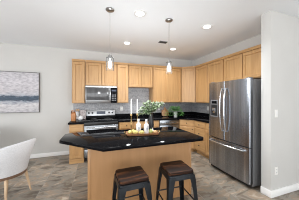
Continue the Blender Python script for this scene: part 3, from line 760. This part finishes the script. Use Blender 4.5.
# lemons
def make_lemon(label, loc, rz):
    b = MB(); prof = [(0.004, -0.043), (0.008, -0.040), (0.018, -0.032), (0.027, -0.018), (0.030, 0.0), (0.027, 0.018), (0.018, 0.031), (0.009, 0.037), (0.007, 0.042), (0.003, 0.045)]
    b.lathe(prof, (0, 0, 0.030), 18, 'X')
    o = b.build('lemon', M['lemon'], None, loc, rz, sharp=70)
    return tag(o, label, 'lemon', 'lemons on the tray')
l0 = make_lemon('yellow lemon at the tray end nearest the range', tp(-0.188, -0.015, 0.009), R(70))
for x, y, rz, lab in ((-0.130, 0.048, 70, 'yellow lemon at the back of the tray beside the candlestick'), (-0.108, -0.040, -30, 'yellow lemon in the middle of the front lemons'),
                      (-0.018, -0.062, 10, 'yellow lemon in front of the gap between the bottles')):
    c = l0.copy(); COL.objects.link(c); c.location = tp(x, y, 0.009); c.rotation_euler = (0, 0, R(rz)); c['label'] = lab
# bottles
def make_bottle(label, loc, rz, k):
    t = thing('bottle', label, 'bottle', loc, rz, 'white ceramic bottles on the tray')
    MB().lathe([(0.030, 0), (0.036, 0.003), (0.038, 0.012), (0.038, 0.118), (0.034, 0.136), (0.020, 0.150), (0.0145, 0.158), (0.0145, 0.182), (0.018, 0.184), (0.018, 0.192), (0.012, 0.193)], n=28).build('body', M['ceramic'], t, sharp=50)
    MB().lathe([(0.011, 0.192), (0.016, 0.195), (0.017, 0.207), (0.010, 0.213)], n=18).build('stopper', M['ceramic'], t)
    b = MB(); r = 0.0385
    for j, (zc, hw, hh) in enumerate(((0.090, 0.30, 0.004), (0.078, 0.42, 0.006), (0.066, 0.34, 0.003), (0.057, 0.22, 0.002))):
        n = 8
        for i in range(n):
            a0, a1 = -math.pi / 2 - hw + 2 * hw * i / n, -math.pi / 2 - hw + 2 * hw * (i + 0.72) / n
            b.loft([[(q * math.cos(a), q * math.sin(a), z) for a, z in ((a0, zc - hh), (a1, zc - hh), (a1, zc + hh), (a0, zc + hh))] for q in (r - 0.001, r + 0.0003)])
    b.build('printed_mark', M['ink'], t)
    return t
bt = make_bottle('white ceramic bottle set further back on the tray, by the candlestick', tp(-0.050, 0.05, 0.0095), R(-10), 0)
dup(bt, tp(0.058, -0.02, 0.0095), R(5), 'white ceramic bottle at the front of the tray, beside the pear')
# pear, garlic, tan fruit
t = thing('pear', 'small green pear on the tray beside the front bottle', 'pear', tp(0.128, -0.012, 0.009))
MB().lathe([(0.012, 0), (0.024, 0.006), (0.031, 0.022), (0.029, 0.038), (0.019, 0.054), (0.013, 0.064), (0.005, 0.069)], n=18).build('flesh', M['pear'], t, sharp=70)
MB().tube([(0, 0, 0.066), (0.003, 0, 0.076), (0.008, 0, 0.083)], 0.002, 6).build('stalk', M['stem'], t)
t = thing('garlic_bulb', 'white garlic bulb on the tray behind the tan fruit', 'garlic', tp(0.165, 0.045, 0.009))
MB().lathe([(0.010, 0), (0.024, 0.006), (0.029, 0.02), (0.024, 0.035), (0.010, 0.046), (0.005, 0.056), (0.003, 0.064)], n=14).build('cloves', M['garlic'], t, sharp=70)
MB().tube([(0, 0, 0.062), (0.002, 0.001, 0.075)], 0.003, 6).build('stalk', M['garlic'], t)
o = MB().lathe([(0.010, 0), (0.022, 0.005), (0.028, 0.02), (0.026, 0.034), (0.015, 0.045), (0.004, 0.048)], n=16).build('tan_fruit', M['fruit_tan'], None, tp(0.187, -0.035, 0.009), 0, sharp=70)
tag(o, 'small round tan fruit at the tray end nearest the fridge', 'fruit')

# candlesticks and candles
def make_stick(label, loc):
    o = MB().lathe([(0.001, 0), (0.042, 0.0), (0.044, 0.006), (0.036, 0.012), (0.012, 0.018), (0.007, 0.03), (0.007, 0.09), (0.013, 0.10), (0.007, 0.112), (0.006, 0.245), (0.010, 0.252), (0.016, 0.258), (0.017, 0.285), (0.0135, 0.2852), (0.0135, 0.262), (0.001, 0.262)], n=20, cap=False).build('candlestick', M['brass'], None, loc)
    return tag(o, label, 'candlestick', 'brass candlesticks on the island')
def make_candle(label, loc):
    t = thing('taper_candle', label, 'candle', loc, 0, 'white taper candles')
    MB().lathe([(0.0105, 0), (0.0105, 0.02), (0.0075, 0.25), (0.0045, 0.262), (0.002, 0.266)], n=14).build('wax', M['wax'], t)
    MB().tube([(0, 0, 0.264), (0.001, 0, 0.274)], 0.0015, 6).build('wick', M['black_plastic'], t)
    return t
def at(u, y):   # point on the island top seen at this column
    k = (u - 149.5) / 154.0
    return y * (math.sin(PHI) + k * math.cos(PHI)) / (math.cos(PHI) - k * math.sin(PHI))
c1 = (at(131.2, 2.44), 2.44); c2 = (at(137.3, 2.50), 2.50)
s1 = make_stick('slim brass candlestick behind the lemons', (*c1, ZI))
s2 = s1.copy(); COL.objects.link(s2); s2.location = (*c2, ZI); s2['label'] = 'slim brass candlestick directly behind the further-back bottle'
k1 = make_candle('white taper candle standing behind the lemons', (*c1, ZI + 0.2622))
dup(k1, (*c2, ZI + 0.2622), 0, 'white taper candle standing behind the further-back bottle')

# vase and flowering branches
random.seed(7)
VX, VY = at(151.0, 2.52), 2.52
tag(MB().lathe([(0.036, 0), (0.044, 0.004), (0.048, 0.05), (0.047, 0.13), (0.041, 0.19), (0.037, 0.23), (0.037, 0.262), (0.031, 0.262), (0.031, 0.23), (0.036, 0.18), (0.040, 0.06), (0.01, 0.012)], n=28).build('vase', M['vase_black'], None, (VX, VY, ZI)), 'tall black vase at the back of the island', 'vase')
fl = thing('flower_arrangement', 'loose green branches with white blossoms in the black vase', 'flowers', (VX, VY, ZI))
sb, lb, pb_ = MB(), MB(), MB()
rx = Vector((math.cos(PHI), -math.sin(PHI), 0)); fw = Vector((math.sin(PHI), math.cos(PHI), 0))
ends = [(-0.215, 0.02, 0.33), (-0.17, -0.06, 0.40), (-0.13, 0.06, 0.46), (-0.08, -0.05, 0.48), (-0.03, 0.05, 0.50), (0.04, -0.04, 0.49), (0.10, 0.05, 0.475), (0.16, -0.03, 0.475), (0.21, 0.03, 0.465),
        (-0.20, 0.07, 0.27), (-0.11, -0.09, 0.31), (0.07, -0.08, 0.40), (-0.05, 0.09, 0.40), (-0.15, 0.0, 0.34), (0.14, 0.08, 0.41)]
for ei, (sx, sy, sz) in enumerate(ends):
    p0 = Vector((random.uniform(-.012, .012), random.uniform(-.012, .012), 0.10)); p1 = Vector((0.3 * sx * 0.25, 0.3 * sy * 0.25, 0.262)); p1 = rx * (sx * 0.09) + fw * (sy * 0.09) + Vector((0, 0, 0.265))
    p3 = rx * sx + fw * sy + Vector((0, 0, sz - 0.03)); p2 = p1.lerp(p3, 0.5) + Vector((0, 0, 0.05))
    pts = []
    for i in range(9):
        f = i / 8
        if f < 0.25: q = p0.lerp(p1, f / 0.25)
        else:
            g = (f - 0.25) / 0.75; q = (1 - g) ** 2 * p1 + 2 * g * (1 - g) * p2 + g * g * p3
        pts.append(q)
    sb.tube(pts, [0.0028 - 0.0002 * i for i in range(9)], 6)
    flower = ei in (0, 2, 4, 6, 7, 8, 14)
    for i in range(3, 9):
        for j in range(8):
            d = Vector((random.uniform(-1, 1), random.uniform(-1, 1), random.uniform(-.35, .8)))
            lb.leaf(pts[i] + d * 0.004, d, random.uniform(.038, .065), random.uniform(.019, .030))
    if flower:
        for j in range(11):
            c = pts[8 - (j % 3)] + Vector((random.uniform(-.035, .035), random.uniform(-.03, .03), random.uniform(-.005, .035)))
            for q in range(5):
                an = q * 1.2566 + random.random(); d = Vector((math.cos(an), math.sin(an), 0.35))
                pb_.leaf(c, d, 0.021, 0.018)
sb.build('stems', M['stem'], fl); lb.build('leaves', M['leaf_pale'], fl, recalc=False); pb_.build('blossoms', M['petal'], fl, recalc=False)

# ------------------------------------------------------------------ things on the back counters
ZC = 0.914
# potted fern in the corner
FXp, FYp = 2.225, 4.05
t = thing('potted_fern', 'green potted fern in a white pot on the corner counter', 'plant', (FXp, FYp, ZC))
MB().lathe([(0.044, 0), (0.050, 0.004), (0.058, 0.145), (0.061, 0.15), (0.056, 0.15), (0.050, 0.12), (0.01, 0.115)], n=28).build('pot', M['ceramic'], t)
MB().lathe([(0.051, 0.128), (0.03, 0.136), (0.005, 0.138)], n=20).build('soil', M['soil'], t)
fb = MB(); random.seed(3)
for i in range(34):
    an = 2 * math.pi * i / 34 + random.uniform(-.1, .1); reach = random.uniform(.15, .29); rise = random.uniform(.05, .17)
    o0 = Vector((0.03 * math.cos(an), 0.03 * math.sin(an), 0.135)); dirh = Vector((math.cos(an), math.sin(an), 0))
    prev = None
    for k in range(9):
        f = k / 8; p = o0 + dirh * reach * f + Vector((0, 0, rise * math.sin(math.pi * min(1.25, f * 1.15))))
        if p.y > 0.33: p.y = 0.33
        if prev is not None:
            tv = (p - prev).normalized(); side = tv.cross(Vector((0, 0, 1))).normalized()
            for s in (-1, 1):
                fb.leaf(p, (side * s + tv * 0.5 + Vector((0, 0, 0.12))), 0.062 * (1.1 - 0.7 * f), 0.028)
        prev = p
    fb.leaf(prev, dirh + Vector((0, 0, -.4)), 0.04, 0.014)
fb.build('fronds', M['leaf_fern'], t, recalc=False)

# cutting boards leaning on the splash
def lean(mb, y0, tilt, z0=ZC):
    for v in mb.bm.verts:
        z = v.co.z; y = v.co.y
        v.co.y = y * math.cos(tilt) + z * math.sin(tilt); v.co.z = z * math.cos(tilt) - y * math.sin(tilt)
    zm = min(v.co.z for v in mb.bm.verts)
    for v in mb.bm.verts: v.co.z -= zm
    return mb
def paddle(hw, hh, handle, r):
    P = []
    def arc(cx, cy, a0, a1, rr_, n=6):
        for k in range(n + 1):
            an = R(a0 + (a1 - a0) * k / n); P.append((cx + rr_ * math.cos(an), cy + rr_ * math.sin(an)))
    arc(-hw + r, r, 180, 270, r); arc(hw - r, r, 270, 360, r); arc(hw - r, hh - r, 0, 90, r)
    P.append((0.03, hh + 0.012)); arc(0, hh + handle - 0.022, 0, 180, 0.022, 8); P.append((-0.03, hh + 0.012))
    arc(-hw + r, hh - r, 90, 180, r)
    return P
def board(label, x, y, hw, hh, handle, r, m, tilt):
    mb = MB().prism(paddle(hw, hh, handle, r), -0.009, 0.009, 0.003)
    for v in mb.bm.verts: v.co = Vector((v.co.x, v.co.z, v.co.y))
    lean(mb, 0, tilt)
    return tag(mb.build('cutting_board', m, None, (x, y, ZC)), label, 'cutting board', 'cutting boards leaning on the backsplash')
board('wooden paddle cutting board with handle, leaning behind the smaller board', 2.05, 4.375, 0.115, 0.19, 0.085, 0.04, M['board_wood'], R(12))
board('smaller wooden cutting board leaning in front, nearer the dishwasher side', 2.0, 4.335, 0.085, 0.135, 0.055, 0.045, M['board_wood_pale'], R(12))

# things on the left counter
t = thing('knife_block', 'orange wooden knife block at the end of the left counter', 'knife block', (-0.505, 4.12, ZC), R(-8))
mb = MB().prism([(-0.07, 0.0), (0.065, 0.0), (0.075, 0.115), (-0.02, 0.215), (-0.075, 0.17)], -0.045, 0.045, 0.003)
for v in mb.bm.verts: v.co = Vector((v.co.z, v.co.x, v.co.y))
mb.build('block', M['block_wood'], t)
nrm = Vector((0, -0.55, 0.84))
for i, (xx, f, lab) in enumerate(((-0.028, 0.3, 'wood-handled knife at the outer end of the knife block'), (0.0, 0.42, 'wood-handled knife in the middle of the knife block'), (0.028, 0.55, 'wood-handled knife at the inner side of the knife block'))):
    base = Vector((xx, -0.075 + f * 0.055, 0.17 + f * 0.045))
    c, s = math.cos(R(-8)), math.sin(R(-8))
    k = thing('kitchen_knife', lab, 'knife', (-0.505 + base.x * c - base.y * s, 4.12 + base.x * s + base.y * c, ZC + base.z), R(-8), 'knives in the block')
    MB().tube([nrm * 0.004, nrm * 0.02, nrm * 0.085], [0.008, 0.010, 0.009], 8).build('handle', M['block_wood'] if i else M['tray_wood'], k)
    MB().tube([nrm * 0.0, nrm * 0.005], 0.009, 8).build('bolster', M['steel_bright'], k)
o = MB().lathe([(0.040, 0), (0.048, 0.005), (0.052, 0.12), (0.046, 0.175), (0.050, 0.20), (0.045, 0.20), (0.041, 0.175), (0.046, 0.12), (0.01, 0.012)], n=26).build('utensil_crock', M['ceramic'], None, (-0.448, 4.385, ZC))
tag(o, 'tall white ceramic crock between knife block and marbled board', 'crock')
for x, y, lab, ty in ((-0.456, 4.386, 'wooden spoon standing in the white crock, nearer the knife block', 0), (-0.436, 4.384, 'wooden spatula standing in the white crock, nearer the marbled board', 1)):
    k = thing('wooden_spoon' if ty == 0 else 'wooden_spatula', lab, 'utensil', (x, y, ZC + 0.03))
    sx = -0.012 if ty == 0 else 0.012
    MB().tube([(0, 0, 0), (sx * .6, 0, 0.19)], 0.005, 8).build('handle', M['board_wood_pale'], k)
    if ty == 0: MB().ball((sx * 1.15, 0, 0.212), 0.024, (0.9, 0.35, 1.2), 12).build('bowl', M['board_wood_pale'], k)
    else: MB().box(sx - 0.02, sx + 0.02, -0.004, 0.004, 0.188, 0.24, 0.003).build('blade', M['board_wood_pale'], k)
mb = MB().box(-0.07, 0.07, -0.008, 0.008, 0, 0.235, 0.006); lean(mb, 0, R(8))
tag(mb.build('marble_board', M['marble_board'], None, (-0.318, 4.36, ZC)), 'grey and pink veined marble board leaning beside the range', 'cutting board')
t = thing('sugar_bowl', 'round white lidded bowl in front of the marbled board', 'bowl', (-0.36, 4.12, ZC))
MB().lathe([(0.026, 0), (0.032, 0.003), (0.055, 0.03), (0.060, 0.055), (0.056, 0.075), (0.052, 0.078)], n=26).build('bowl', M['ceramic'], t)
MB().lathe([(0.056, 0.078), (0.052, 0.088), (0.03, 0.104), (0.008, 0.109), (0.011, 0.120), (0.004, 0.126)], n=26).build('lid', M['ceramic'], t)
